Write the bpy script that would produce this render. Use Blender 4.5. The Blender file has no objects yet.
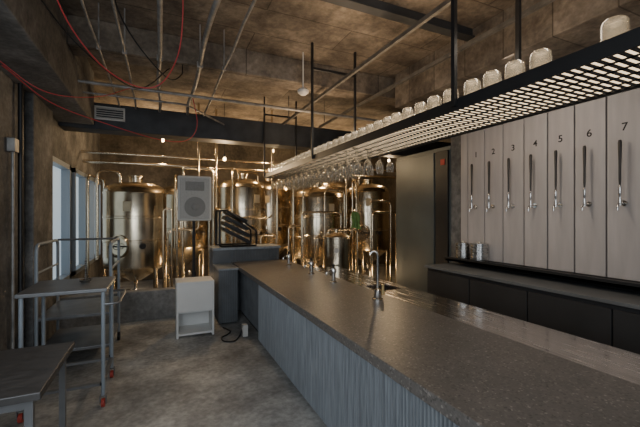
import bpy, bmesh, math, random
from mathutils import Vector, Matrix
random.seed(7)
scene = bpy.context.scene
COL = scene.collection

# ------------------------------------------------------------ materials
def new_mat(name):
    m = bpy.data.materials.new(name); m.use_nodes = True
    nt = m.node_tree
    return m, nt, nt.nodes["Principled BSDF"]

def mat_plain(name, col, rough=0.5, metal=0.0, noise=0.0, scale=8.0, bump=0.0, stretch=(1,1,1), rvar=0.0):
    m, nt, b = new_mat(name)
    b.inputs["Roughness"].default_value = rough
    b.inputs["Metallic"].default_value = metal
    tc = nt.nodes.new("ShaderNodeTexCoord")
    mp = nt.nodes.new("ShaderNodeMapping"); mp.inputs["Scale"].default_value = stretch
    nt.links.new(tc.outputs["Object"], mp.inputs["Vector"])
    n = nt.nodes.new("ShaderNodeTexNoise"); n.inputs["Scale"].default_value = scale
    n.inputs["Detail"].default_value = 6
    nt.links.new(mp.outputs["Vector"], n.inputs["Vector"])
    r = nt.nodes.new("ShaderNodeValToRGB")
    lo = [max(0, c*(1-noise)) for c in col]; hi = [min(1, c*(1+noise)) for c in col]
    r.color_ramp.elements[0].position = 0.3; r.color_ramp.elements[1].position = 0.7
    r.color_ramp.elements[0].color = (*lo, 1); r.color_ramp.elements[1].color = (*hi, 1)
    nt.links.new(n.outputs["Fac"], r.inputs["Fac"])
    nt.links.new(r.outputs["Color"], b.inputs["Base Color"])
    if rvar:
        mr = nt.nodes.new("ShaderNodeMapRange")
        mr.inputs["From Min"].default_value = 0.3; mr.inputs["From Max"].default_value = 0.7
        mr.inputs["To Min"].default_value = max(0.04, rough-rvar); mr.inputs["To Max"].default_value = rough+rvar
        nt.links.new(n.outputs["Fac"], mr.inputs["Value"]); nt.links.new(mr.outputs["Result"], b.inputs["Roughness"])
    if bump:
        bp = nt.nodes.new("ShaderNodeBump"); bp.inputs["Strength"].default_value = bump
        bp.inputs["Distance"].default_value = 0.02
        nt.links.new(n.outputs["Fac"], bp.inputs["Height"]); nt.links.new(bp.outputs["Normal"], b.inputs["Normal"])
    return m

def mat_emit(name, col, strength):
    m, nt, b = new_mat(name)
    b.inputs["Base Color"].default_value = (*col, 1)
    b.inputs["Emission Color"].default_value = (*col, 1)
    b.inputs["Emission Strength"].default_value = strength
    return m

def mat_concrete(name, c1, c2, c3, scale=1.2, bump=0.3, rough=0.85, joints=None):
    m, nt, b = new_mat(name)
    tc = nt.nodes.new("ShaderNodeTexCoord")
    n1 = nt.nodes.new("ShaderNodeTexNoise"); n1.inputs["Scale"].default_value = scale; n1.inputs["Detail"].default_value = 10; n1.inputs["Roughness"].default_value = 0.7
    n2 = nt.nodes.new("ShaderNodeTexNoise"); n2.inputs["Scale"].default_value = scale*14; n2.inputs["Detail"].default_value = 6
    nt.links.new(tc.outputs["Object"], n1.inputs["Vector"]); nt.links.new(tc.outputs["Object"], n2.inputs["Vector"])
    r = nt.nodes.new("ShaderNodeValToRGB")
    e = r.color_ramp.elements
    e[0].position = 0.36; e[0].color = (*c1, 1); e[1].position = 0.66; e[1].color = (*c3, 1)
    k = e.new(0.5); k.color = (*c2, 1)
    nt.links.new(n1.outputs["Fac"], r.inputs["Fac"])
    mx = nt.nodes.new("ShaderNodeMix"); mx.data_type = 'RGBA'; mx.blend_type = 'OVERLAY'
    mx.inputs[0].default_value = 0.55
    nt.links.new(r.outputs["Color"], mx.inputs[6]); nt.links.new(n2.outputs["Fac"], mx.inputs[7])
    last = mx.outputs[2]
    if joints:
        br = nt.nodes.new("ShaderNodeTexBrick"); br.inputs["Scale"].default_value = 1.0
        br.inputs["Brick Width"].default_value = joints[0]; br.inputs["Row Height"].default_value = joints[1]
        br.inputs["Mortar Size"].default_value = 0.006
        br.inputs["Color1"].default_value = (1,1,1,1); br.inputs["Color2"].default_value = (0.78,0.77,0.76,1); br.inputs["Mortar"].default_value = (0.4,0.38,0.35,1)
        nt.links.new(tc.outputs["Object"], br.inputs["Vector"])
        m2 = nt.nodes.new("ShaderNodeMix"); m2.data_type = 'RGBA'; m2.blend_type = 'MULTIPLY'; m2.inputs[0].default_value = 1
        nt.links.new(last, m2.inputs[6]); nt.links.new(br.outputs["Color"], m2.inputs[7]); last = m2.outputs[2]
    nt.links.new(last, b.inputs["Base Color"])
    b.inputs["Roughness"].default_value = rough
    bp = nt.nodes.new("ShaderNodeBump"); bp.inputs["Strength"].default_value = bump; bp.inputs["Distance"].default_value = 0.012
    nt.links.new(n2.outputs["Fac"], bp.inputs["Height"]); nt.links.new(bp.outputs["Normal"], b.inputs["Normal"])
    return m

def mat_terrazzo(name):
    m, nt, b = new_mat(name)
    tc = nt.nodes.new("ShaderNodeTexCoord")
    v = nt.nodes.new("ShaderNodeTexVoronoi"); v.inputs["Scale"].default_value = 120
    n1 = nt.nodes.new("ShaderNodeTexNoise"); n1.inputs["Scale"].default_value = 6; n1.inputs["Detail"].default_value = 12; n1.inputs["Roughness"].default_value = 0.75
    nt.links.new(tc.outputs["Object"], v.inputs["Vector"]); nt.links.new(tc.outputs["Object"], n1.inputs["Vector"])
    sep = nt.nodes.new("ShaderNodeSeparateColor"); nt.links.new(v.outputs["Color"], sep.inputs[0])
    r = nt.nodes.new("ShaderNodeValToRGB"); e = r.color_ramp.elements
    e[0].position = 0.0; e[0].color = (0.08, 0.073, 0.067, 1); e[1].position = 1.0; e[1].color = (0.33, 0.30, 0.27, 1)
    a0 = e.new(0.12); a0.color = (0.14,0.127,0.115,1)
    a = e.new(0.8); a.color = (0.165, 0.15, 0.136, 1); c = e.new(0.94); c.color = (0.195, 0.176, 0.16, 1)
    nt.links.new(sep.outputs[0], r.inputs["Fac"])
    r2 = nt.nodes.new("ShaderNodeValToRGB")
    r2.color_ramp.elements[0].position = 0.3; r2.color_ramp.elements[0].color = (0.75, 0.75, 0.75, 1)
    r2.color_ramp.elements[1].position = 0.7; r2.color_ramp.elements[1].color = (1.12, 1.1, 1.08, 1)
    nt.links.new(n1.outputs["Fac"], r2.inputs["Fac"])
    mx = nt.nodes.new("ShaderNodeMix"); mx.data_type = 'RGBA'; mx.blend_type = 'MULTIPLY'; mx.inputs[0].default_value = 1
    nt.links.new(r.outputs["Color"], mx.inputs[6]); nt.links.new(r2.outputs["Color"], mx.inputs[7])
    nt.links.new(mx.outputs[2], b.inputs["Base Color"])
    b.inputs["Roughness"].default_value = 0.36
    return m

def mat_glass(name, body=0.12):
    m = bpy.data.materials.new(name); m.use_nodes = True
    nt = m.node_tree; nt.nodes.clear()
    out = nt.nodes.new("ShaderNodeOutputMaterial")
    tr = nt.nodes.new("ShaderNodeBsdfTransparent"); tr.inputs[0].default_value = (0.95, 0.95, 0.94, 1)
    gl = nt.nodes.new("ShaderNodeBsdfGlossy"); gl.inputs["Roughness"].default_value = 0.06
    df = nt.nodes.new("ShaderNodeBsdfTranslucent"); df.inputs[0].default_value = (0.95, 0.92, 0.85, 1)
    lw = nt.nodes.new("ShaderNodeLayerWeight"); lw.inputs["Blend"].default_value = 0.4
    m1 = nt.nodes.new("ShaderNodeMixShader"); m2 = nt.nodes.new("ShaderNodeMixShader"); m2.inputs[0].default_value = body
    nt.links.new(lw.outputs["Facing"], m1.inputs[0]); nt.links.new(tr.outputs[0], m1.inputs[1]); nt.links.new(gl.outputs[0], m1.inputs[2])
    nt.links.new(m1.outputs[0], m2.inputs[1]); nt.links.new(df.outputs[0], m2.inputs[2])
    nt.links.new(m2.outputs[0], out.inputs[0])
    return m

M = dict(
 floor = mat_concrete("floor_concrete", (0.17,0.168,0.16), (0.30,0.295,0.28), (0.52,0.51,0.48), 1.7, 0.35, 0.6),
 wall = mat_concrete("wall_concrete", (0.065,0.064,0.062), (0.135,0.132,0.127), (0.24,0.235,0.226), 1.8, 0.6),
 wallback = mat_concrete("wall_back_concrete", (0.05,0.042,0.032), (0.11,0.092,0.07), (0.18,0.152,0.118), 1.3, 0.4),
 ceil = mat_concrete("raw_stained_ceiling_concrete", (0.06,0.047,0.036), (0.16,0.13,0.1), (0.31,0.26,0.205), 1.5, 0.8, 0.85, joints=(1.8,0.45)),
 beam = mat_plain("beam_dark_steel", (0.04,0.042,0.045), 0.55, 0.2, 0.4, 4),
 curb = mat_concrete("curb_concrete", (0.17,0.17,0.165), (0.24,0.238,0.232), (0.32,0.315,0.305), 1.5, 0.2),
 terrazzo = mat_terrazzo("counter_terrazzo"),
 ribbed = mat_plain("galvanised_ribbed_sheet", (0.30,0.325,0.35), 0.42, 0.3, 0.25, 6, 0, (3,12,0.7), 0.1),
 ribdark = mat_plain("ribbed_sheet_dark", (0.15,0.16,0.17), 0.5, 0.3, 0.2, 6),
 panelgrey = mat_plain("painted_grey_panel", (0.12,0.127,0.132), 0.5, 0.2, 0.2, 3),
 black = mat_plain("black_painted_steel", (0.015,0.015,0.016), 0.45, 0.2, 0.2, 6),
 blackmat = mat_plain("matt_black_laminate", (0.02,0.02,0.021), 0.6, 0, 0.2, 3),
 blackplastic = mat_plain("black_plastic", (0.012,0.012,0.012), 0.4, 0),
 gunmetal = mat_plain("dark_handle_metal", (0.045,0.04,0.036), 0.35, 0.6),
 steel = mat_plain("brushed_stainless_steel", (0.55,0.54,0.52), 0.27, 1.0, 0.15, 5, 0, (1,1,14), 0.07),
 tank = mat_plain("tank_stainless_steel", (0.66,0.56,0.41), 0.22, 1.0, 0.18, 3, 0.05, (1,1,1), 0.06),  # gold cast of the warm light is put into the steel's base colour
 chrome = mat_plain("chrome", (0.62,0.6,0.57), 0.15, 1.0),
 brass = mat_plain("brass", (0.6,0.45,0.22), 0.3, 1.0),
 worksteel = mat_plain("worktop_steel", (0.62,0.58,0.55), 0.2, 1.0, 0.3, 5, 0.02, (9,0.8,1), 0.12),  # stretched tone and roughness noise stands in for sunlight streaks
 cart = mat_plain("cart_grey_steel", (0.19,0.193,0.197), 0.42, 0.5, 0.2, 6),
 frame = mat_plain("pale_blue_grey_frame", (0.30,0.34,0.38), 0.45, 0.2),
 conduit = mat_plain("galvanised_conduit", (0.27,0.26,0.245), 0.5, 0.4, 0.4, 10),
 rod = mat_plain("dull_strut_metal", (0.15,0.14,0.125), 0.5, 0.5, 0.3, 10),
 red = mat_plain("dull_red_rubber", (0.42,0.05,0.035), 0.6),
 redcord = mat_plain("red_cord", (0.5,0.05,0.055), 0.5),
 white = mat_plain("white_laminate", (0.72,0.72,0.7), 0.5, 0, 0.05, 3),
 offwhite = mat_plain("off_white_plastic", (0.6,0.58,0.54), 0.5),
 spk = mat_plain("speaker_grille_grey", (0.44,0.43,0.405), 0.7, 0.0, 0.3, 260),
 spkring = mat_plain("speaker_driver_grey", (0.25,0.245,0.23), 0.7, 0.0, 0.3, 200),
 spkbody = mat_plain("speaker_cabinet_grey", (0.6,0.59,0.56), 0.6),
 wallpanel = mat_plain("pinkish_grey_panel", (0.41,0.38,0.368), 0.5, 0, 0.12, 2.5, 0.05, (1,5,0.6)),
 table = mat_plain("dark_table_top", (0.045,0.042,0.04), 0.42, 0, 0.3, 5, 0, (2,8,1), 0.1),
 glass = mat_glass("clear_glassware", 0.15),
 stem = mat_glass("clear_stemware", 0.06),
 green = mat_plain("green_cloth", (0.12,0.25,0.08), 0.8, 0, 0.3, 20),
 cooler = mat_plain("cooler_grey_panel", (0.085,0.1,0.1), 0.35, 0.2, 0.1, 3),
 label = mat_plain("paper_label", (0.5,0.42,0.28), 0.7, 0, 0.1, 9),
 led = mat_emit("led_diffuser", (1.0,0.76,0.48), 2.0),  # added emission, stands in for light showing through the shelf slots
 pane = mat_emit("daylit_frosted_pane", (0.42,0.53,0.62), 0.85),
 bulb = mat_emit("warm_bulb", (1.0,0.7,0.4), 25),
 dark = mat_plain("dark_numeral_paint", (0.01,0.01,0.01), 0.7),
)

# ------------------------------------------------------------ geometry helpers
def bm_box(bm, c, s, rot=None):
    r = bmesh.ops.create_cube(bm, size=1.0)
    bmesh.ops.scale(bm, vec=Vector(s), verts=r["verts"])
    if rot is not None:
        bmesh.ops.rotate(bm, cent=(0,0,0), matrix=rot, verts=r["verts"])
    bmesh.ops.translate(bm, vec=Vector(c), verts=r["verts"])

def bm_cyl(bm, p1, p2, r, seg=16, r2=None):
    p1, p2 = Vector(p1), Vector(p2); d = p2-p1
    res = bmesh.ops.create_cone(bm, cap_ends=True, segments=seg, radius1=r, radius2=r if r2 is None else r2, depth=d.length)
    q = Vector((0,0,1)).rotation_difference(d.normalized())
    bmesh.ops.rotate(bm, cent=(0,0,0), matrix=q.to_matrix(), verts=res["verts"])
    bmesh.ops.translate(bm, vec=(p1+p2)/2, verts=res["verts"])

def bm_lathe(bm, prof, seg=32, off=(0,0,0)):
    rings = []
    for (r, z) in prof:
        if r < 1e-5:
            rings.append([bm.verts.new((off[0], off[1], off[2]+z))])
        else:
            rings.append([bm.verts.new((off[0]+r*math.cos(2*math.pi*i/seg), off[1]+r*math.sin(2*math.pi*i/seg), off[2]+z)) for i in range(seg)])
    for a, b in zip(rings[:-1], rings[1:]):
        for i in range(seg):
            j = (i+1) % seg
            if len(a) == 1 and len(b) == 1: continue
            if len(a) == 1: bm.faces.new((a[0], b[j], b[i]))
            elif len(b) == 1: bm.faces.new((a[i], a[j], b[0]))
            else: bm.faces.new((a[i], a[j], b[j], b[i]))

def smooth_pts(pts, n=6):
    P = [Vector(p) for p in pts]
    if len(P) < 3: return P
    out = []
    for i in range(len(P)-1):
        p0 = P[i-1] if i > 0 else P[0]*2-P[1]
        p1, p2 = P[i], P[i+1]
        p3 = P[i+2] if i+2 < len(P) else P[-1]*2-P[-2]
        for k in range(n):
            t = k/n
            out.append(0.5*((2*p1)+(-p0+p2)*t+(2*p0-5*p1+4*p2-p3)*t*t+(-p0+3*p1-3*p2+p3)*t**3))
    out.append(P[-1]); return out

def round_pts(pts, rad=0.06, n=5):
    P = [Vector(p) for p in pts]; out = [P[0]]
    for i in range(1, len(P)-1):
        a, b, c = P[i-1], P[i], P[i+1]
        r = min(rad, (a-b).length*0.49, (c-b).length*0.49)
        s = b+(a-b).normalized()*r; e = b+(c-b).normalized()*r
        for k in range(n+1):
            t = k/n
            out.append((1-t)**2*s+2*t*(1-t)*b+t*t*e)
    out.append(P[-1]); return out

def bm_tube(bm, P, r, seg=8):
    P = [Vector(p) for p in P]
    rings = []; up = None
    for i, p in enumerate(P):
        d = (P[min(i+1, len(P)-1)]-P[max(i-1, 0)])
        if d.length < 1e-9: d = Vector((0,0,1))
        d.normalize()
        if up is None:
            up = d.orthogonal().normalized()
        else:
            up = (up-d*up.dot(d))
            up = up.normalized() if up.length > 1e-6 else d.orthogonal().normalized()
        s = d.cross(up)
        rings.append([bm.verts.new(p+r*(math.cos(2*math.pi*k/seg)*up+math.sin(2*math.pi*k/seg)*s)) for k in range(seg)])
    for a, b in zip(rings[:-1], rings[1:]):
        for k in range(seg):
            bm.faces.new((a[k], a[(k+1)%seg], b[(k+1)%seg], b[k]))
    bm.faces.new(rings[0][::-1]); bm.faces.new(rings[-1])

def mk(name, fn, mat, parent=None, loc=(0,0,0), smooth=False, bevel=0.0, label=None):
    bm = bmesh.new(); fn(bm)
    bmesh.ops.recalc_face_normals(bm, faces=bm.faces)
    me = bpy.data.meshes.new(name); bm.to_mesh(me); bm.free()
    me.materials.append(mat)
    o = bpy.data.objects.new(name, me); COL.objects.link(o)
    o.location = loc
    if parent is not None: o.parent = parent
    if smooth:
        for p in me.polygons: p.use_smooth = True
        md = o.modifiers.new("es", 'EDGE_SPLIT'); md.split_angle = math.radians(38)
    if bevel:
        b = o.modifiers.new("bv", 'BEVEL'); b.width = bevel; b.segments = 2; b.limit_method = 'ANGLE'
    if label: o["label"] = label
    return o

def tag(o, label, cat, group=None):
    o["label"] = label; o["category"] = cat
    if group: o["group"] = group
    return o

def root(name, loc, label, cat, group=None):
    e = bpy.data.objects.new(name, None); COL.objects.link(e); e.location = loc
    e.empty_display_size = 0.1
    return tag(e, label, cat, group)

def struct(o): o["kind"] = "structure"; return o

def copy_thing(r, loc, rz=0.0, label=None):
    def rec(o, par):
        c = o.copy()
        COL.objects.link(c)
        if par is not None:
            c.parent = par
        for ch in o.children: rec(ch, c)
        return c
    c = rec(r, None); c.location = loc; c.rotation_euler = (0,0,rz)
    if label: c["label"] = label
    return c

def boxes(*bs):
    def f(bm):
        for c, s in bs: bm_box(bm, c, s)
    return f
def span(x0,x1,y0,y1,z0,z1): return (((x0+x1)/2,(y0+y1)/2,(z0+z1)/2),(abs(x1-x0),abs(y1-y0),abs(z1-z0)))

# ------------------------------------------------------------ room shell
XL, XR, CZ = -1.2, 3.6, 3.4
WZ0, WZ1 = 0.6, 2.2
struct(mk("floor", boxes(span(-1.4,6.4,-2.5,9.2,-0.1,0)), M["floor"]))
struct(mk("ceiling", boxes(span(-1.4,6.4,-2.5,9.2,CZ,CZ+0.1)), M["ceil"]))
struct(mk("wall_left", boxes(
    span(XL-0.2,XL,-2.5,5.0,0,CZ), span(XL-0.2,XL,5.0,9.0,0,WZ0), span(XL-0.2,XL,5.0,9.0,WZ1,CZ),
    span(XL-0.2,XL,6.0,6.25,WZ0,WZ1), span(XL-0.2,XL,8.8,9.0,WZ0,WZ1)), M["wall"]))
struct(mk("wall_back", boxes(span(-1.4,6.4,9.0,9.2,0,CZ)), M["wallback"]))
struct(mk("wall_right", boxes(span(XR+0.03,XR+0.25,-2.5,3.62,0,CZ)), M["wall"]))
struct(mk("wall_far_right", boxes(span(6.2,6.4,3.62,9.0,0,CZ)), M["wallback"]))
struct(mk("wall_partition", boxes(span(XR+0.25,6.2,3.52,3.62,0,CZ)), M["wallback"]))
struct(mk("trim_1", boxes(span(XL,XL+0.07,4.3,4.98,0,2.7)), M["wall"], bevel=0.01))
struct(mk("trim_2", boxes(span(XL,-0.8,-2.5,5.5,2.7,CZ)), M["wall"], bevel=0.01))
struct(mk("trim_3", boxes(span(XL,6.2,5.55,5.85,2.66,3.02)), M["beam"], bevel=0.008))
struct(mk("trim_4", boxes(span(-0.8,XR,2.60,2.64,3.31,CZ), span(-0.8,XR,2.57,2.67,3.30,3.312)), M["beam"]))
struct(mk("trim_5", boxes(span(-0.8,XR,4.0,4.28,3.12,CZ)), M["ceil"], bevel=0.01))
struct(mk("trim_6", boxes(span(2.9,XR+0.03,-2.5,3.9,2.95,CZ)), M["ceil"], bevel=0.01))
struct(mk("trim_7", boxes(span(XL,0.66,5.55,5.72,0,0.42)), M["curb"], bevel=0.012))

def window(name, y0, y1, z0, z1, n):
    w = bpy.data.objects.new(name, None); COL.objects.link(w); w.location = (XL-0.06, (y0+y1)/2, z0); struct(w)
    L = (y1-y0)/2; H = z1-z0
    def fr(bm):
        t = 0.065
        bm_box(bm, (0.05,0,t/2), (0.12,2*L,t)); bm_box(bm, (0.05,0,H-t/2), (0.12,2*L,t))
        for i in range(n+1):
            y = -L+t/2+(2*L-t)*i/n
            bm_box(bm, (0.05,y,H/2), (0.12,t,H))
    mk("window_frame", fr, M["frame"], w)
    mk("window_pane", boxes(((0.0,0,H/2),(0.012,2*L-0.05,H-0.05))), M["pane"], w)
window("window_1", 5.0, 6.0, WZ0, WZ1, 1)
window("window_2", 6.25, 8.8, WZ0, WZ1, 3)

# ------------------------------------------------------------ bar counter
bar = root("bar_counter_base", (1.0, 2.2, 0), "long bar base clad in blue-grey vertical ribbed galvanised metal", "bar counter")
def ribs(y0, y1, xo):
    def f(bm):
        pitch = 0.024; y = y0; pts = []
        while y < y1:
            pts += [(xo+0.013, y), (xo, y+0.005), (xo, y+0.014), (xo+0.013, y+0.019)]
            y += pitch
        lo = [bm.verts.new((x, yy, 0.05)) for x, yy in pts]; hi = [bm.verts.new((x, yy, 0.715)) for x, yy in pts]
        for i in range(len(pts)-1): bm.faces.new((lo[i], lo[i+1], hi[i+1], hi[i]))
    return f
mk("ribbed_panel", ribs(-2.7,1.8,0.040), M["ribbed"], bar)
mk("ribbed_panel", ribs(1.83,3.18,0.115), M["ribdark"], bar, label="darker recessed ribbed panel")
mk("body", boxes(span(0.06,0.80,-2.7,1.80,0.05,0.72), span(0.135,0.80,1.80,3.19,0.05,0.72)), M["panelgrey"], bar)
mk("toe_kick", boxes(span(0.14,0.78,-2.7,3.15,0,0.05)), M["blackmat"], bar)
top = mk("bar_worktop", boxes(span(0,0.85,-2.75,3.23,0,0.06)), M["terrazzo"], loc=(1.0,2.2,0.72), bevel=0.004)
tag(top, "matte grey-brown finely speckled stone bar top, long slab", "worktop")

wb = root("steel_workbench", (2.17, 2.2, 0), "low stainless steel workbench behind the bar with small sink", "workbench")
mk("worktop", boxes(span(-0.3,0.3,-2.7,0.85,0.68,0.71), span(-0.3,0.3,1.15,2.6,0.68,0.71), span(-0.3,-0.1,0.85,1.15,0.68,0.71), span(0.2,0.3,0.85,1.15,0.68,0.71),
    span(-0.3,-0.285,-2.7,2.6,0.71,0.74)), M["worksteel"], wb)
mk("sink_basin", boxes(span(-0.1,0.2,0.85,1.15,0.45,0.46), span(-0.1,-0.09,0.85,1.15,0.46,0.7), span(0.19,0.2,0.85,1.15,0.46,0.7), span(-0.1,0.2,0.85,0.86,0.46,0.7), span(-0.1,0.2,1.14,1.15,0.46,0.7)), M["worksteel"], wb)
mk("cabinet_body", boxes(span(-0.28,0.26,-2.7,0.8,0.0,0.68), span(-0.28,0.26,1.2,2.58,0.0,0.68)), M["steel"], wb)

bb = root("back_bar_cabinet", (3.32, 1.1, 0), "matt black back bar cabinet with flat door fronts", "cabinet")
mk("body", boxes(span(-0.25,0.3,-2.4,2.35,0.08,0.84)), M["blackmat"], bb)
for i in range(7):
    y0 = 2.34-(i+1)*0.66
    mk("door", boxes(span(-0.27,-0.25,y0+0.006,y0+0.654,0.1,0.80)), M["blackmat"], bb, bevel=0.003)
mk("plinth", boxes(span(-0.2,0.3,-2.4,2.35,0,0.08)), M["black"], bb)
bt = mk("back_bar_worktop", boxes(span(-0.29,0.3,-2.42,2.37,0,0.03)), M["panelgrey"], loc=(3.32,1.1,0.84), bevel=0.003)
tag(bt, "thin dark grey worktop on the black back bar", "worktop")
lg = mk("drip_ledge", boxes(span(-0.28,0.0,-2.4,2.33,0.0,0.025), span(-0.28,-0.268,-2.4,2.33,-0.0,0.05), span(-0.05,0.0,-2.4,2.33,-0.05,0)), M["black"], loc=(3.62,1.1,0.92))
tag(lg, "black metal drip ledge below the tap wall", "ledge")

TY = [3.17,2.92,2.665,2.41,2.155,1.90,1.63]
def text_mesh(s, size):
    cu = bpy.data.curves.new("t", 'FONT'); cu.body = s; cu.size = size; cu.extrude = 0.001; cu.offset = 0.001
    cu.align_x = 'CENTER'; cu.align_y = 'CENTER'
    o = bpy.data.objects.new("t", cu); COL.objects.link(o)
    bpy.context.view_layer.update()
    me = bpy.data.meshes.new_from_object(o.evaluated_get(bpy.context.evaluated_depsgraph_get()))
    bpy.data.objects.remove(o); return me
edges = [3.42, 3.30] + [ (TY[i]+TY[i+1])/2 for i in range(6)] + [1.50, 1.24, 0.98, 0.72]
for i in range(len(edges)-1):
    y1, y0 = edges[i], edges[i+1]
    p = root("wall_panel", (3.625,(y0+y1)/2,0.95), "pale pinkish-grey vertical wall panel on the tap wall", "wall panel", "tap wall panels")
    mk("panel_board", boxes(((-0.015,0,0.825),(0.03,y1-y0-0.014,1.65))), M["wallpanel"], p, bevel=0.003)
    if 1 <= i <= 7:
        p["label"] = "pale pinkish-grey wall panel numbered %d behind a beer tap" % i
        me = text_mesh(str(i), 0.095); me.materials.append(M["dark"])
        t = bpy.data.objects.new("numeral", me); COL.objects.link(t); t.parent = p
        R = Matrix(((0,0,-1),(-1,0,0),(0,1,0))).to_4x4()
        t.matrix_local = Matrix.Translation((-0.031, TY[i-1]-(y0+y1)/2, 1.30)) @ R
def make_tap():
    r = root("beer_tap", (3.595, TY[0], 1.60), "slim beer faucet with long dark metal lever handle", "beer tap", "row of wall beer taps")
    mk("flange", lambda bm: (bm_cyl(bm,(0,0,0),(-0.012,0,0),0.024,20), bm_cyl(bm,(-0.01,0,0),(-0.07,0,0),0.010,14)), M["chrome"], r, smooth=True)
    def body(bm):
        bm_cyl(bm,(-0.075,0,-0.02),(-0.075,0,0.04),0.012,16)
        bm_tube(bm, smooth_pts([(-0.07,0,0),(-0.095,0,-0.01),(-0.108,0,-0.03),(-0.11,0,-0.06)]), 0.008, 10)
    mk("spout", body, M["chrome"], r, smooth=True)
    mk("collar", lambda bm: bm_lathe(bm, [(0,0.04),(0.008,0.04),(0.008,0.06),(0.011,0.07),(0.011,0.13),(0.008,0.15),(0,0.15)],16,(-0.075,0,0)), M["chrome"], r, smooth=True)
    mk("handle", lambda bm: bm_lathe(bm, [(0,0.15),(0.007,0.15),(0.010,0.20),(0.010,0.32),(0.013,0.44),(0.0145,0.51),(0.011,0.53),(0,0.535)],16,(-0.075,0,0)), M["gunmetal"], r, smooth=True)
    return r
tap0 = make_tap()
for y in TY[1:]: copy_thing(tap0, (3.595,y,1.60))
for (y,r_,h,lab) in [(3.27,0.085,0.2,"polished steel canister on the black ledge"),(3.03,0.1,0.21,"wider polished steel canister with lid on the black ledge")]:
    c = root("steel_canister", (3.485,y,0.945), lab, "canister", "canisters on the ledge")
    mk("body", lambda bm: bm_lathe(bm, [(0,0),(r_,0),(r_,h*0.93),(r_+0.004,h*0.94),(r_+0.004,h),(r_-0.004,h),(r_-0.006,h*0.1),(0,h*0.1)],28), M["steel"], c, smooth=True)
    mk("lid", lambda bm: bm_lathe(bm, [(0,h*0.98),(r_-0.006,h*0.98),(r_-0.006,h+0.004),(0.02,h+0.012),(0.012,h+0.03),(0,h+0.032)],28), M["steel"], c, smooth=True)

# ------------------------------------------------------------ cooler
co = root("walk_in_cooler", (4.05,4.25,0), "flat dark grey-green steel walk-in cooler with flush door", "cooler")
mk("body", boxes(span(-0.42,0.5,-0.62,0.58,0,2.46)), M["cooler"], co, bevel=0.006)
mk("door", boxes(span(-0.45,-0.42,-0.33,0.56,0.1,2.40)), M["cooler"], co, bevel=0.006)
mk("control_box", boxes(span(-0.45,-0.42,-0.60,-0.36,0.1,2.40)), M["black"], co, bevel=0.004)
mk("indicator", boxes(span(-0.46,-0.45,-0.55,-0.47,2.2,2.28)), M["red"], co, bevel=0.003, label="red indicator square")

# ------------------------------------------------------------ hanging shelf
SZ = 2.10
sh = root("hanging_shelf", (1.80,3.0,SZ), "long black perforated metal shelf hung over the bar with glowing slots", "shelf")
w = 0.26; Y0,Y1 = -2.6,2.55
mk("side_rail", boxes(span(-w,-w+0.012,Y0,Y1,0,0.065)), M["black"], sh)
mk("side_rail", boxes(span(w-0.012,w,Y0,Y1,0,0.065)), M["black"], sh)
mk("end_rail", boxes(span(-w,w,Y1-0.02,Y1,0,0.065)), M["black"], sh)
mk("end_rail", boxes(span(-w,w,Y0,Y0+0.02,0,0.065)), M["black"], sh)
def perf(bm):
    rows = 5; inner = 2*w-0.024; rw = inner/rows
    for i in range(rows+1):
        x = -w+0.012+i*rw
        bm_box(bm,(x,(Y0+Y1)/2,0.008),(0.020,Y1-Y0,0.002))
    for i in range(rows):
        x = -w+0.012+(i+0.5)*rw; y = Y0+0.02
        while y < Y1:
            bm_box(bm,(x,y,0.008),(rw,0.021,0.002)); y += 0.038
mk("perforated_plate", perf, M["black"], sh)
mk("led_panel", boxes(span(-w+0.03,w-0.03,Y0+0.03,Y1-0.03,0.014,0.018)), M["led"], sh)  # added glowing sheet that brightens the slots and glasses, not a real fixture
for yy in (-1.5,0.55,2.5):
    for xx in (-w-0.012,w+0.012):
        mk("hanger_post", boxes(((xx,yy,0.66),(0.022,0.026,1.28))), M["black"], sh)
    mk("cross_brace", boxes(((0,yy,1.02),(2*w,0.025,0.025))), M["black"], sh)
for (x,z,r0,r1) in [(1.87,3.0,-0.5,6.3),(2.5,3.0,-0.5,5.5)]:
    o = root("ceiling_rail", (x,0,z), "long dull metal strut channel under the ceiling","ceiling rail","ceiling rails")
    mk("channel", boxes(span(-0.015,0.015,r0,r1,0,0.035)), M["rod"], o)
    for yy in (0.5,5.3):
        mk("hanger_rod", lambda bm: bm_cyl(bm,(0,yy,0.035),(0,yy,0.4),0.006,6), M["rod"], o)

def make_jar(h, r_, nm, lab):
    r = mk(nm, lambda bm: bm_lathe(bm, [(r_*0.90,0.0),(r_,0.0),(r_,h*0.10),(r_*0.93,h*0.16),(r_*0.97,h*0.3),(r_*0.97,h*0.80),(r_*0.9,h*0.93),(r_*0.7,h),(0,h),(0,h-0.012),(r_*0.66,h-0.012),(r_*0.84,h*0.88),(r_*0.9,h*0.3),(r_*0.90,0.0)],24), M["glass"], smooth=True)
    tag(r, lab, "glass", "upturned glasses on the hanging shelf"); return r
jar = make_jar(0.14,0.047,"beer_glass","large upturned clear glass on the hanging shelf")
tum = make_jar(0.14,0.042,"beer_glass","small upturned clear glass on the hanging shelf")
jz = SZ+0.018
ys = [0.76,1.05,1.18,1.31,1.44,1.60,1.74]; jar.location = (1.605,ys[0],jz)
for y in ys[1:]:
    c = jar.copy(); COL.objects.link(c); c.location = (1.605,y,jz)
y = 1.88; first = True
while y < 5.45:
    for x in (1.605,1.75,1.90):
        if first: c = tum; first = False
        else: c = tum.copy(); COL.objects.link(c)
        c.location = (x+random.uniform(0,.008), y+random.uniform(-.01,.01), jz)
    y += 0.125
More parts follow.
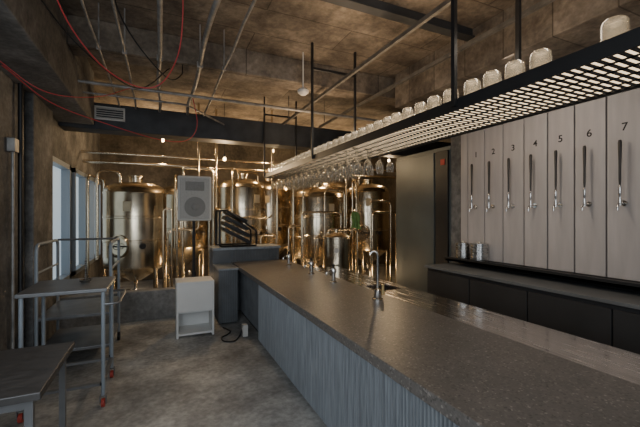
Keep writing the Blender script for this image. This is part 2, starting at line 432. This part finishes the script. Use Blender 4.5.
stem = mk("wine_glass", lambda bm: bm_lathe(bm, [(0,0),(0.034,0),(0.034,-0.003),(0.005,-0.01),(0.004,-0.085),(0.012,-0.095),(0.034,-0.125),(0.038,-0.155),(0.031,-0.2),(0.029,-0.2),(0.036,-0.155),(0.032,-0.127),(0.01,-0.1),(0,-0.1)],20), M["stem"], smooth=True)
tag(stem,"clear stemmed glass hanging upside down under the shelf","glass","hanging stemware under the shelf")
first = True; y = 2.75
while y < 5.45:
    for x in (1.61,1.74,1.87,1.99):
        if first: c = stem; first = False
        else: c = stem.copy(); COL.objects.link(c)
        c.location = (x, y, SZ+0.007)
    y += 0.17

# ------------------------------------------------------------ things on the bar
def bar_faucet(loc, lab):
    r = root("water_faucet", loc, lab, "faucet")
    mk("base", lambda bm: bm_lathe(bm,[(0,0),(0.045,0),(0.045,0.012),(0.03,0.02),(0.034,0.05),(0.030,0.085),(0.012,0.10),(0,0.10)],24), M["chrome"], r, smooth=True)
    mk("spout", lambda bm: bm_tube(bm, smooth_pts([(0,0,0.09),(0,0,0.2),(0,0,0.35),(-0.004,0.0,0.39),(-0.02,0.008,0.41),(-0.045,0.02,0.405),(-0.06,0.025,0.38)]), 0.011, 10), M["chrome"], r, smooth=True)
    mk("lever", lambda bm: (bm_cyl(bm,(0.0,0,0.07),(0.05,-0.01,0.08),0.007,10), bm_cyl(bm,(0.05,-0.01,0.04),(0.05,-0.01,0.13),0.014,10)), M["brass"], r, smooth=True)
bar_faucet((1.68,2.5,0.78), "straight slim chrome faucet with brass lever on the bar top")
def small_tap(loc):
    r = root("drink_dispenser", loc, "small chrome domed dispenser tap on the bar top", "dispenser", "small dispensers on the bar top")
    mk("base", lambda bm: bm_lathe(bm,[(0,0),(0.04,0),(0.04,0.01),(0.022,0.02),(0.022,0.10),(0.03,0.11),(0.03,0.14),(0.018,0.165),(0,0.17)],20), M["chrome"], r, smooth=True)
    mk("spout", lambda bm: bm_tube(bm, smooth_pts([(0,0,0.12),(-0.05,0,0.13),(-0.08,0,0.11),(-0.085,0,0.08)]),0.008,8), M["chrome"], r, smooth=True)
    mk("knob", lambda bm: bm_cyl(bm,(0,0,0.165),(0,0,0.195),0.012,12), M["black"], r, smooth=True)
    return r
d0 = small_tap((1.68,3.33,0.78))
for y in (3.93,4.75): copy_thing(d0,(1.68,y,0.78))

# ------------------------------------------------------------ far cabinet with rack
fc = root("side_cabinet", (1.22,5.70,0), "blue-grey ribbed stepped cabinet standing at the bar end", "cabinet")
mk("body", boxes(span(-0.48,0.55,-0.22,0.20,0.02,0.96), span(-0.48,-0.235,-0.80,-0.22,0.02,0.74)), M["panelgrey"], fc, bevel=0.004)
def ribs2(bm):
    x=-0.225
    while x < 0.54:
        bm_box(bm,(x,-0.227,0.49),(0.012,0.014,0.92)); x+=0.024
    x=-0.475
    while x < -0.24:
        bm_box(bm,(x,-0.807,0.38),(0.012,0.014,0.70)); x+=0.024
    y=-0.79
    while y<0.2:
        h = 0.70 if y < -0.22 else 0.92
        bm_box(bm,(-0.487,y,0.03+h/2),(0.014,0.012,h)); y+=0.024
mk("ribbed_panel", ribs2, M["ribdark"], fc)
mk("cabinet_top", boxes(span(-0.50,0.57,-0.24,0.22,0.96,1.0), span(-0.50,-0.225,-0.82,-0.24,0.74,0.765)), M["ribbed"], fc, bevel=0.003)
mk("plinth", boxes(span(-0.45,0.52,-0.2,0.18,0,0.02), span(-0.45,-0.25,-0.78,-0.2,0,0.02)), M["blackmat"], fc)
ds = root("display_stand", (1.1,5.70,1.002), "black slanted metal display stand on the grey cabinet", "stand")
R38 = Matrix.Rotation(math.radians(28),3,'Y')
for k in range(4):
    mk("shelf_plate", lambda bm: bm_box(bm,(0.0,0,0.17+0.1*k),(0.50-0.05*k,0.36,0.05),R38), M["blackplastic"], ds)
for s in (-0.19,0.19):
    mk("side_frame", lambda bm: bm_tube(bm, round_pts([(0.3,s,0.015),(-0.27,s,0.015),(-0.27,s,0.56),(-0.17,s,0.58),(0.3,s,0.25),(0.3,s,0.03)],0.04),0.015), M["black"], ds, smooth=True)

ps = root("power_socket_box", (0.96,4.35,0), "small white socket box with black cable at the bar base", "socket box")
mk("body", boxes(span(-0.03,0.03,-0.045,0.045,0.0,0.14), span(-0.034,-0.03,-0.03,0.03,0.05,0.11)), M["offwhite"], ps, bevel=0.004)
mk("cable", lambda bm: bm_tube(bm, smooth_pts([(-0.03,0,0.08),(-0.07,-0.02,0.012),(-0.16,-0.16,0.009),(-0.27,-0.12,0.009),(-0.28,0.02,0.009),(-0.2,0.1,0.009),(-0.14,0.22,0.009),(-0.2,0.4,0.009)]),0.009,6), M["black"], ps, smooth=True)

# ------------------------------------------------------------ speaker, stand, white box
sp = root("speaker_on_stand", (0.43,5.17,0), "light grey loudspeaker with woofer and horn on black pole", "loudspeaker")
def trap(bm):
    pts=[(-0.22,-0.16),(0.22,-0.16),(0.16,0.16),(-0.16,0.16)]
    lo=[bm.verts.new((x,y,1.42)) for x,y in pts]; hi=[bm.verts.new((x,y,2.03)) for x,y in pts]
    bm.faces.new(lo); bm.faces.new(hi)
    for i in range(4): bm.faces.new((lo[i],lo[(i+1)%4],hi[(i+1)%4],hi[i]))
mk("cabinet", trap, M["spkbody"], sp, bevel=0.02)
mk("grille", boxes(((0,-0.165,1.725),(0.38,0.012,0.55))), M["spk"], sp, bevel=0.01)
mk("woofer", lambda bm: (bm_cyl(bm,(0,-0.170,1.61),(0,-0.176,1.61),0.135,32), bm_cyl(bm,(0,-0.176,1.61),(0,-0.19,1.61),0.05,20,0.03)), M["spkring"], sp, smooth=True)
mk("horn", lambda bm: (bm_box(bm,(0,-0.173,1.89),(0.24,0.008,0.12))), M["spkring"], sp, bevel=0.003)
mk("pole", lambda bm: (bm_cyl(bm,(0,0,0.3),(0,0,1.42),0.02,12), bm_cyl(bm,(0,0,0.62),(0,0,0.72),0.03,12)), M["black"], sp, smooth=True)
for k in range(3):
    a = math.pi+k*2*math.pi/3
    mk("leg", lambda bm: (bm_cyl(bm,(0.02*math.cos(a),0.02*math.sin(a),0.66),(0.23*math.cos(a),0.23*math.sin(a),0.012),0.012,8)), M["black"], sp, smooth=True)

wbx = root("white_shelf_box", (0.40,4.73,0), "white box stand with solid upper front and low opening", "shelf box")
mk("carcass", boxes(span(-0.22,-0.195,-0.18,0.18,0,0.66), span(0.195,0.22,-0.18,0.18,0,0.66), span(-0.22,0.22,-0.18,0.18,0.655,0.68), span(-0.195,0.195,-0.18,0.18,0.03,0.055), span(-0.195,0.195,0.16,0.18,0.055,0.655)), M["white"], wbx, bevel=0.003)
mk("front_panel", boxes(span(-0.195,0.195,-0.175,-0.155,0.32,0.655)), M["white"], wbx)
mk("shelf_board", boxes(span(-0.195,0.195,-0.155,0.16,0.30,0.32)), M["white"], wbx)

# ------------------------------------------------------------ carts and table
ct = root("serving_cart", (-0.66,3.47,0), "grey steel trolley with flat top and red castors", "cart")
hx,hy = 0.285,0.30
mk("tray_top", boxes(span(-hx,hx,-hy,hy,0.90,0.93)), M["cart"], ct, bevel=0.006)
mk("lower_rail", boxes(span(-hx+0.02,hx-0.02,-hy+0.02,-hy+0.05,0.17,0.19), span(-hx+0.02,hx-0.02,hy-0.05,hy-0.02,0.17,0.19), span(-hx+0.02,-hx+0.05,-hy+0.02,hy-0.02,0.17,0.19), span(hx-0.05,hx-0.02,-hy+0.02,hy-0.02,0.17,0.19)), M["cart"], ct)
for sx in (-1,1):
    for sy in (-1,1):
        x,y = sx*(hx-0.03), sy*(hy-0.03)
        mk("leg", lambda bm: bm_cyl(bm,(x,y,0.09),(x,y,0.90),0.015,12), M["frame"], ct, smooth=True)
        c = mk("castor", lambda bm: bm_cyl(bm,(x-0.012,y,0.032),(x+0.012,y,0.032),0.032,18), M["red"], ct, smooth=True, label="red castor wheel")
        mk("castor_fork", lambda bm: (bm_box(bm,(x-0.02,y,0.055),(0.006,0.03,0.06)),bm_box(bm,(x+0.02,y,0.055),(0.006,0.03,0.06)),bm_box(bm,(x,y,0.088),(0.046,0.04,0.008))), M["cart"], c)
mk("push_handle", lambda bm: bm_tube(bm, round_pts([(hx-0.03,-hy+0.03,0.8),(hx+0.08,-hy+0.03,0.8),(hx+0.08,hy-0.03,0.8),(hx-0.03,hy-0.03,0.8)],0.05),0.010), M["cart"], ct, smooth=True)
tp = root("steel_bowl", (-0.57,3.5,0.93), "small steel bowl with upright pin on the trolley top", "bowl")
mk("bowl", lambda bm: bm_lathe(bm,[(0,0),(0.03,0),(0.045,0.02),(0.05,0.03),(0.046,0.03),(0.03,0.01),(0,0.01)],20), M["steel"], tp, smooth=True)
mk("upright_pin", lambda bm: bm_cyl(bm,(0,0,0.01),(0,0,0.2),0.006,8), M["steel"], tp, smooth=True)

pt = root("platform_trolley", (-0.75,4.45,0), "grey tubular steel trolley with tall side rails and shelf", "trolley")
a,b = 0.3,0.38
for s in (-1,1):
    mk("side_rail", lambda bm: (bm_tube(bm, round_pts([(s*a,-b,0.1),(s*a,-b,1.22),(s*a,b,1.22),(s*a,b,0.1)],0.08),0.015), bm_cyl(bm,(s*a,-b,0.95),(s*a,b,0.95),0.011,8)), M["frame"], pt, smooth=True)
mk("shelf_plate", boxes(span(-a,a,-b,b,0.5,0.53)), M["cart"], pt, bevel=0.004)
mk("shelf_plate", boxes(span(-a,a,-b,b,0.18,0.21)), M["cart"], pt, bevel=0.004)
for sx in (-1,1):
    for sy in (-1,1):
        mk("castor", lambda bm: bm_cyl(bm,(sx*a-0.014,sy*b,0.05),(sx*a+0.014,sy*b,0.05),0.05,18), M["blackplastic"], pt, smooth=True)
mk("cross_bar", lambda bm: bm_cyl(bm,(-a,b,1.22),(a,b,1.22),0.012,8), M["cart"], pt, smooth=True)

tbl = root("high_table", (-0.80,2.17,0), "dark square table with thin metal legs", "table")
mk("table_top", boxes(span(-0.34,0.34,-0.33,0.33,0.715,0.75)), M["table"], tbl, bevel=0.005)
for sx in (-1,1):
    for sy in (-1,1):
        mk("leg", boxes(((sx*0.29,sy*0.28,0.3575),(0.03,0.03,0.715))), M["cart"], tbl)
mk("apron", boxes(((0,-0.28,0.69),(0.58,0.02,0.04)),((0,0.28,0.69),(0.58,0.02,0.04)),((-0.29,0,0.69),(0.02,0.56,0.04)),((0.29,0,0.69),(0.02,0.56,0.04))), M["cart"], tbl)

# ------------------------------------------------------------ tanks
def tank(x,y,r_,z0,z1,lab="stainless steel brewing tank with domed top and conical base",turn=0.0,door=True,cone=0.7):
    t = root("brewing_tank", (x,y,0), lab, "brewing tank", "stainless brewing tanks")
    cone_h = r_*cone
    prof=[(0.03,z0-0.02),(0.03,z0),(r_*0.2,z0+0.02)]
    prof+=[(r_*0.98,z0+cone_h),(r_,z0+cone_h+0.05)]
    for zz in (0.33,0.66):
        zc=z0+cone_h+0.05+(z1-z0-cone_h-0.05)*zz
        prof+=[(r_,zc-0.02),(r_+0.008,zc-0.012),(r_+0.008,zc+0.012),(r_,zc+0.02)]
    prof+=[(r_,z1-0.02),(r_+0.01,z1),(r_,z1+0.02)]
    for k in range(1,7):
        a_=k/7*math.pi/2
        prof.append((r_*math.cos(a_)**0.8, z1+0.02+0.36*r_*math.sin(a_)))
    prof+=[(0.1,z1+0.02+0.36*r_),(0.1,z1+0.09+0.36*r_),(0.12,z1+0.095+0.36*r_),(0.12,z1+0.115+0.36*r_),(0,z1+0.125+0.36*r_)]
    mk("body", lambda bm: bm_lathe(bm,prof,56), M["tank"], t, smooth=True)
    for k in range(4):
        an=math.pi/4+k*math.pi/2
        lx,ly=r_*0.9*math.cos(an),r_*0.9*math.sin(an)
        mk("leg", lambda bm: (bm_cyl(bm,(lx,ly,0.0),(lx,ly,z0+cone_h+0.06),0.03,12), bm_cyl(bm,(lx,ly,0),(lx,ly,0.02),0.055,14)), M["tank"], t, smooth=True)
    d=Vector((-x,-y,0)).normalized(); d.rotate(Matrix.Rotation(turn,3,'Z')); s=Vector((-d.y,d.x,0))
    zm=z0+cone_h+(z1-z0-cone_h)*0.30
    if door:
        c=d*r_+Vector((0,0,zm)); R=0.13
        ring=[c+d*0.02+R*1.05*(math.cos(q)*s+1.2*math.sin(q)*Vector((0,0,1))) for q in [i*math.pi/14 for i in range(29)]]
        m_=mk("manway", lambda bm: (bm_cyl(bm,c-d*0.03,c+d*0.012,R,28), bm_tube(bm,ring,0.012,6)), M["tank"], t, smooth=True)
        mk("clamp_bar", lambda bm: (bm_cyl(bm,c+d*0.04-s*R*1.1,c+d*0.04+s*R*1.1,0.01,8), bm_cyl(bm,c+d*0.01,c+d*0.08,0.01,8), bm_tube(bm,[c+d*0.08+0.04*(math.cos(q)*s+math.sin(q)*Vector((0,0,1))) for q in [i*math.pi/8 for i in range(17)]],0.005,6)), M["gunmetal"], m_, smooth=True)
    lz=z1-0.22
    e=(d+s*0.25).normalized()
    mk("paper_label", lambda bm: bm_box(bm, e*(r_+0.01)+Vector((0,0,lz)), (0.11,0.012,0.15), Matrix.Rotation(math.atan2(-e.x, e.y)+math.pi,3,'Z')), M["label"], t)
    f=(d-s*0.9).normalized()
    P=[f*(r_*0.5)+Vector((0,0,z1+0.3*r_)), f*(r_*0.5)+Vector((0,0,z1+0.5*r_+0.1)), f*(r_+0.09)+Vector((0,0,z1+0.5*r_+0.1)), f*(r_+0.09)+Vector((0,0,z0+0.4))]
    mk("side_pipe", lambda bm: bm_tube(bm, round_pts(P,0.09),0.02,10), M["tank"], t, smooth=True)
    g=(d+s*0.8).normalized()
    mk("thermometer", lambda bm: (bm_cyl(bm,g*r_+Vector((0,0,zm)),g*(r_+0.07)+Vector((0,0,zm)),0.012,8), bm_cyl(bm,g*(r_+0.06)+Vector((0,0,zm)),g*(r_+0.085)+Vector((0,0,zm)),0.045,18)), M["gunmetal"], t, smooth=True)
    mk("outlet_valve", lambda bm: (bm_tube(bm, round_pts([(0,0,z0),(0,0,z0-0.14),tuple(d*0.3+Vector((0,0,z0-0.14)))],0.06),0.022,10), bm_cyl(bm, d*0.22+Vector((0,0,z0-0.19)), d*0.22+Vector((0,0,z0-0.09)),0.035,12)), M["chrome"], t, smooth=True)
    return t
tank(-0.36,6.45,0.46,0.42,1.85,lab="stainless brewing tank with round manway door behind the concrete curb",turn=-0.5,cone=0.55)
tank(1.45,6.8,0.44,0.45,2.02,lab="stainless brewing tank with domed top behind the loudspeaker",turn=0.4)
tank(2.25,7.75,0.55,0.45,2.05,turn=-0.3)
tank(2.95,6.6,0.54,0.45,1.86,lab="stainless brewing tank with paper label behind the bar end",turn=0.3,cone=0.4)
tank(3.75,7.85,0.58,0.45,2.15,turn=0.4)
tank(4.08,6.45,0.46,0.45,1.98,lab="stainless brewing tank beside the grey cooler",turn=-0.2)
tank(0.45,7.9,0.55,0.45,1.9,lab="stainless brewing tank standing by the back wall",turn=0.5)
def pipe(name, pts, r_, mat, lab, cat="pipe", rad=0.08, group=None):
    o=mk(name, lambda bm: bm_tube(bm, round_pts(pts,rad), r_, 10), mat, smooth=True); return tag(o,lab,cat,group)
pl="golden-lit stainless process pipe between the tanks"
G="process pipes between tanks"
pipe("process_pipe",[(0.25,6.1,0.0),(0.25,6.1,1.95),(0.75,6.1,1.95),(0.75,6.1,0.0)],0.02,M["tank"],pl,group=G)
pipe("process_pipe",[(0.35,6.35,0.0),(0.35,6.35,2.3),(0.85,6.35,2.3),(0.85,6.35,0)],0.025,M["tank"],pl,group=G)
pipe("process_pipe",[(0.12,6.3,0.0),(0.12,6.3,1.25),(0.6,6.3,1.25),(0.6,6.3,2.9),(0.6,6.3,3.4)],0.018,M["tank"],pl,group=G)
pipe("process_pipe",[(0.92,6.2,0.0),(0.92,6.2,1.6),(0.92,6.5,1.6),(0.92,6.5,3.4)],0.02,M["tank"],pl,group=G)
pipe("process_pipe",[(1.98,6.25,0.0),(1.98,6.25,2.15),(2.3,6.25,2.15),(2.3,6.25,0)],0.022,M["tank"],pl,group=G)
pipe("process_pipe",[(2.12,6.0,0.0),(2.12,6.0,1.3),(2.4,6.0,1.3),(2.4,6.0,0)],0.02,M["tank"],pl,group=G)
pipe("process_pipe",[(3.53,6.0,0.0),(3.53,6.0,2.2),(3.53,6.15,2.2),(3.53,6.15,0)],0.022,M["tank"],pl,group=G)
pipe("process_pipe",[(-0.98,6.2,0.0),(-0.98,6.2,2.1),(-0.86,6.9,2.1),(-0.86,6.9,0)],0.018,M["tank"],pl,group=G)
pipe("process_pipe",[(1.2,6.15,0.0),(1.2,6.15,1.45),(1.85,6.15,1.45),(1.85,6.15,2.45),(1.85,6.15,3.4)],0.018,M["tank"],pl,group=G)
pipe("process_pipe",[(2.55,5.8,0.0),(2.55,5.8,1.1),(3.3,5.8,1.1),(3.3,5.8,1.55),(3.44,5.8,1.55),(3.44,5.8,0)],0.018,M["tank"],pl,group=G)
pipe("process_pipe",[(1.62,6.05,0.0),(1.62,6.05,1.15),(1.9,6.05,1.15),(1.9,6.05,0)],0.016,M["tank"],pl,group=G)
pipe("process_pipe",[(2.7,5.70,0.0),(2.7,5.70,1.95),(3.1,5.70,1.95),(3.1,5.70,0)],0.016,M["tank"],pl,group=G)
pipe("process_pipe",[(3.65,5.6,0.0),(3.65,5.6,1.55),(4.2,5.6,1.55),(4.2,5.6,0)],0.02,M["tank"],pl,group=G)
pipe("process_pipe",[(0.05,6.05,0.0),(0.05,6.05,1.6),(0.17,6.05,1.6),(0.17,6.05,0.0)],0.015,M["tank"],pl,group=G)
pipe("process_pipe",[(2.2,5.55,0.0),(2.2,5.55,1.55),(2.95,5.55,1.55),(2.95,5.55,0.0)],0.018,M["tank"],pl,group=G)
pipe("process_pipe",[(2.62,5.4,0.0),(2.62,5.4,1.25),(3.2,5.4,1.25),(3.2,5.4,0.0)],0.022,M["tank"],pl,group=G)
pipe("process_pipe",[(3.42,5.3,0.0),(3.42,5.3,1.75),(3.85,5.3,1.75),(3.85,5.3,0.0)],0.018,M["tank"],pl,group=G)
pipe("process_pipe",[(-1.19,7.1,2.42),(6.2,7.1,2.42)],0.03,M["tank"],"long horizontal stainless header pipe above the tanks",group=G)
pipe("process_pipe",[(-1.19,6.9,2.55),(6.2,6.9,2.55)],0.022,M["tank"],"long horizontal stainless header pipe above the tanks",group=G)
# small mash vessel with gauges close to the bar end
mv = root("mash_vessel",(2.6,5.05,0),"small polished steel vessel with lid on legs beside the bar","vessel")
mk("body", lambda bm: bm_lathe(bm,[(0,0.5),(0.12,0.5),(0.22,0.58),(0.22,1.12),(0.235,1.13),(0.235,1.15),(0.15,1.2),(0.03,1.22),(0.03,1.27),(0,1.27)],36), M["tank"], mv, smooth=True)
for k in range(3):
    an=k*2*math.pi/3+0.4
    mk("leg", lambda bm: bm_cyl(bm,(0.17*math.cos(an),0.17*math.sin(an),0),(0.17*math.cos(an),0.17*math.sin(an),0.62),0.018,10), M["tank"], mv, smooth=True)
mk("gauge", lambda bm: bm_cyl(bm,(-0.1,-0.19,0.95),(-0.12,-0.24,0.95),0.04,18), M["offwhite"], mv, smooth=True)
def cloth(bm):
    nx,nz=14,18; V=[]
    for j in range(nz+1):
        row=[]
        for i in range(nx+1):
            u=i/nx-0.5; v=j/nz
            wd=0.08+0.08*v+0.03*math.sin(7*v)
            x=u*wd*2*0.75+0.02*math.sin(3*v); y=-0.015-0.02*math.cos(u*16)*(0.1+v)-0.02*v
            z=-0.34*v-0.07*abs(u)*v*math.cos(9*u)
            row.append(bm.verts.new((x,y,z)))
        V.append(row)
    for j in range(nz):
        for i in range(nx): bm.faces.new((V[j][i],V[j][i+1],V[j+1][i+1],V[j+1][i]))
gc=mk("green_cloth", cloth, M["green"], loc=(3.37,5.79,1.555), smooth=True)
sm=gc.modifiers.new("th",'SOLIDIFY'); sm.thickness=0.006
tag(gc,"rumpled green cloth draped over a process pipe","cloth")

# ------------------------------------------------------------ ceiling services
def flex(name, x, y0, y1, z, r_, amp, lab):
    pts=[]; n=14
    for i in range(n+1):
        y=y0+(y1-y0)*i/n
        pts.append((x+random.uniform(-amp,amp), y, z+random.uniform(-amp,amp*0.3)))
    o=root(name,(0,0,0),lab,"conduit","ceiling conduits")
    mk("tube", lambda bm: bm_tube(bm, smooth_pts(pts,3), r_, 10), M["conduit"], o, smooth=True)
    for i in (2,6,10):
        mk("pipe_clamp", lambda bm: (bm_box(bm,(pts[i][0],pts[i][1],(z+CZ)/2),(0.01,0.02,CZ-z)), bm_box(bm,(pts[i][0],pts[i][1],z),(2*r_+0.014,0.02,2*r_+0.014))), M["conduit"], o)
flex("ceiling_conduit",0.36,-1,5.55,3.0,0.022,0.016,"lagged grey conduit running along the ceiling")
flex("ceiling_conduit",0.60,-1,5.55,3.0,0.012,0.006,"grey conduit running along the ceiling")
flex("ceiling_conduit",0.0,-1,5.55,3.0,0.02,0.014,"lagged grey conduit running along the ceiling")
flex("ceiling_conduit",-0.3,-1,5.55,3.0,0.012,0.01,"thin grey conduit running along the ceiling")
flex("ceiling_conduit",-0.5,-1,5.55,3.0,0.010,0.004,"thin grey conduit running along the ceiling")
pipe("cross_pipe",[(-0.8,4.5,2.94),(3.63,4.5,2.94)],0.018,M["conduit"],"grey pipe crossing the room under the ceiling","pipe")
pipe("cross_pipe",[(-0.8,4.75,2.9),(0.3,4.75,2.9),(0.9,5.55,2.9)],0.012,M["conduit"],"thin grey pipe crossing under the ceiling","pipe")
pipe("wall_pipe",[(-1.16,4.05,0.0),(-1.16,4.05,2.7)],0.02,M["black"],"black vertical pipe on the concrete wall","pipe")
pipe("wall_pipe",[(-1.17,3.9,0.0),(-1.17,3.9,2.05)],0.012,M["conduit"],"thin grey conduit on the concrete wall","pipe")
jb=mk("junction_box", boxes(((0,0,0),(0.06,0.10,0.12))), M["conduit"], loc=(-1.17,3.9,2.11), bevel=0.006); tag(jb,"grey junction box on the concrete wall","junction box")
vt=root("air_vent",(-0.62,5.54,2.88),"white slotted air vent on the dark beam","air vent")
mk("frame", boxes(((0,-0.01,0.08),(0.36,0.02,0.02)),((0,-0.01,-0.08),(0.36,0.02,0.02)),((-0.17,-0.01,0),(0.02,0.02,0.16)),((0.17,-0.01,0),(0.02,0.02,0.16))), M["offwhite"], vt)
mk("louvre", lambda bm: [bm_box(bm,(0,-0.012,-0.06+0.03*i),(0.32,0.02,0.006),Matrix.Rotation(0.5,3,'X')) for i in range(5)], M["offwhite"], vt)
sd=mk("smoke_detector", lambda bm: bm_lathe(bm,[(0,0.0),(0.03,0.0),(0.062,0.025),(0.068,0.05),(0.05,0.07),(0.008,0.075),(0.008,0.5),(0,0.5)],24), M["offwhite"], loc=(1.52,3.8,2.90), smooth=True); tag(sd,"white round detector hanging from the ceiling","smoke detector")
def cord(pts,r_,lab,mat="redcord"):
    o=mk("draped_cable", lambda bm: bm_tube(bm, smooth_pts(pts,8), r_, 7), M[mat], smooth=True); tag(o,lab,"cable","cables draped below the ceiling")
cord([(-0.55,2.3,3.4),(-0.62,2.75,2.95),(-0.45,3.1,2.68),(-0.2,3.3,2.58),(0.0,3.3,2.62),(0.13,3.1,2.8),(0.16,2.9,3.05),(0.14,2.7,3.4)],0.005,"red cable looping down from the ceiling")
cord([(-1.15,3.6,2.7),(-0.9,3.9,2.52),(-0.5,4.2,2.44),(0.0,4.5,2.38),(0.3,4.6,2.42),(0.42,4.6,2.62),(0.36,4.6,3.0)],0.005,"red cable swagged across below the ceiling")
cord([(-1.15,3.4,2.7),(-0.85,3.5,2.5),(-0.55,3.9,2.62),(-0.3,4.5,2.94)],0.004,"thin red cable swagged near the concrete wall")
cord([(-0.35,2.6,3.30),(-0.25,3.0,2.95),(0.05,3.6,2.8),(0.2,3.9,2.95),(0.22,4.05,3.13)],0.006,"black cable draped below the ceiling","black")
cord([(-0.78,2.8,3.0),(-0.55,3.2,2.78),(-0.2,3.8,2.72),(0.1,4.2,3.12)],0.006,"black cable draped below the ceiling","black")
LPOS=[(0.05,7.2,2.9),(1.0,6.1,2.45),(2.0,6.6,2.75),(3.4,7.2,2.75),(4.6,6.4,2.7)]
for i,(x,y,z) in enumerate(LPOS):
    l=root("pendant_lamp",(x,y,z),"small warm pendant lamp hanging above the tanks","lamp","pendant lamps above the tanks")
    mk("bulb", lambda bm: bm_lathe(bm,[(0,-0.03),(0.022,-0.015),(0.025,0.01),(0.012,0.035),(0,0.035)],14), M["bulb"], l, smooth=True)
    mk("cable", lambda bm: bm_cyl(bm,(0,0,0.06),(0,0,CZ-z),0.004,6), M["black"], l)
    mk("socket", lambda bm: bm_cyl(bm,(0,0,0.03),(0,0,0.08),0.018,10), M["black"], l, smooth=True)

# ------------------------------------------------------------ lights
def light(kind, name, loc, energy, col, size=0.2, size_y=None, target=None):
    L=bpy.data.lights.new(name, kind); L.energy=energy; L.color=col
    if kind=='AREA':
        L.size=size
        if size_y: L.shape='RECTANGLE'; L.size_y=size_y
    elif kind in('POINT','SPOT'): L.shadow_soft_size=size
    o=bpy.data.objects.new(name,L); COL.objects.link(o); o.location=loc
    if target is not None:
        o.rotation_euler=(Vector(target)-Vector(loc)).to_track_quat('-Z','Y').to_euler()
    return o
WARM=(1.0,0.70,0.39); COOL=(0.84,0.92,1.0)
for i,(x,y,z) in enumerate(LPOS):
    light('POINT',"tank_lamp_light",(x,y,z-0.1),32,WARM,0.06)
light('POINT',"tank_floor_light",(0.7,7.0,0.3),13,WARM,0.1)
light('POINT',"tank_floor_light",(2.1,6.9,0.3),13,WARM,0.1)
light('POINT',"tank_floor_light",(3.4,5.45,0.4),10,WARM,0.1)
light('AREA',"daylight_rear",(-0.3,-2.2,1.9),62,COOL,3.0,2.0,target=(1.0,3.5,0.6))
light('AREA',"daylight_left",(-1.15,1.2,1.7),48,COOL,2.2,1.6,target=(1.0,3.4,0.1))
light('AREA',"tap_wall_wash",(2.75,2.2,2.85),19,(1.0,0.86,0.71),0.1,2.6,target=(3.6,2.2,1.6))
light('AREA',"shelf_uplight",(1.8,3.0,2.5),17,(1.0,0.72,0.46),0.3,4.5,target=(1.8,3.0,3.4))  # added fill without a fixture, warms the ceiling
light('AREA',"shelf_downlight",(1.8,3.0,2.6),14,(1.0,0.86,0.68),0.1,4.5,target=(1.8,3.0,2.0))  # added fill without a fixture, brightens the upturned glasses
w=bpy.data.worlds.new("world"); scene.world=w; w.use_nodes=True
bg=w.node_tree.nodes["Background"]; bg.inputs[0].default_value=(0.78,0.85,0.95,1); bg.inputs[1].default_value=0.19

# ------------------------------------------------------------ camera
cam=bpy.data.cameras.new("camera"); cam.lens=350/640*36; cam.sensor_width=36; cam.shift_y=0.0023; cam.clip_start=0.05
co_=bpy.data.objects.new("camera",cam); COL.objects.link(co_)
co_.location=(0,0,1.5); co_.rotation_euler=(math.radians(90),0,-math.atan(160/350))
scene.camera=co_
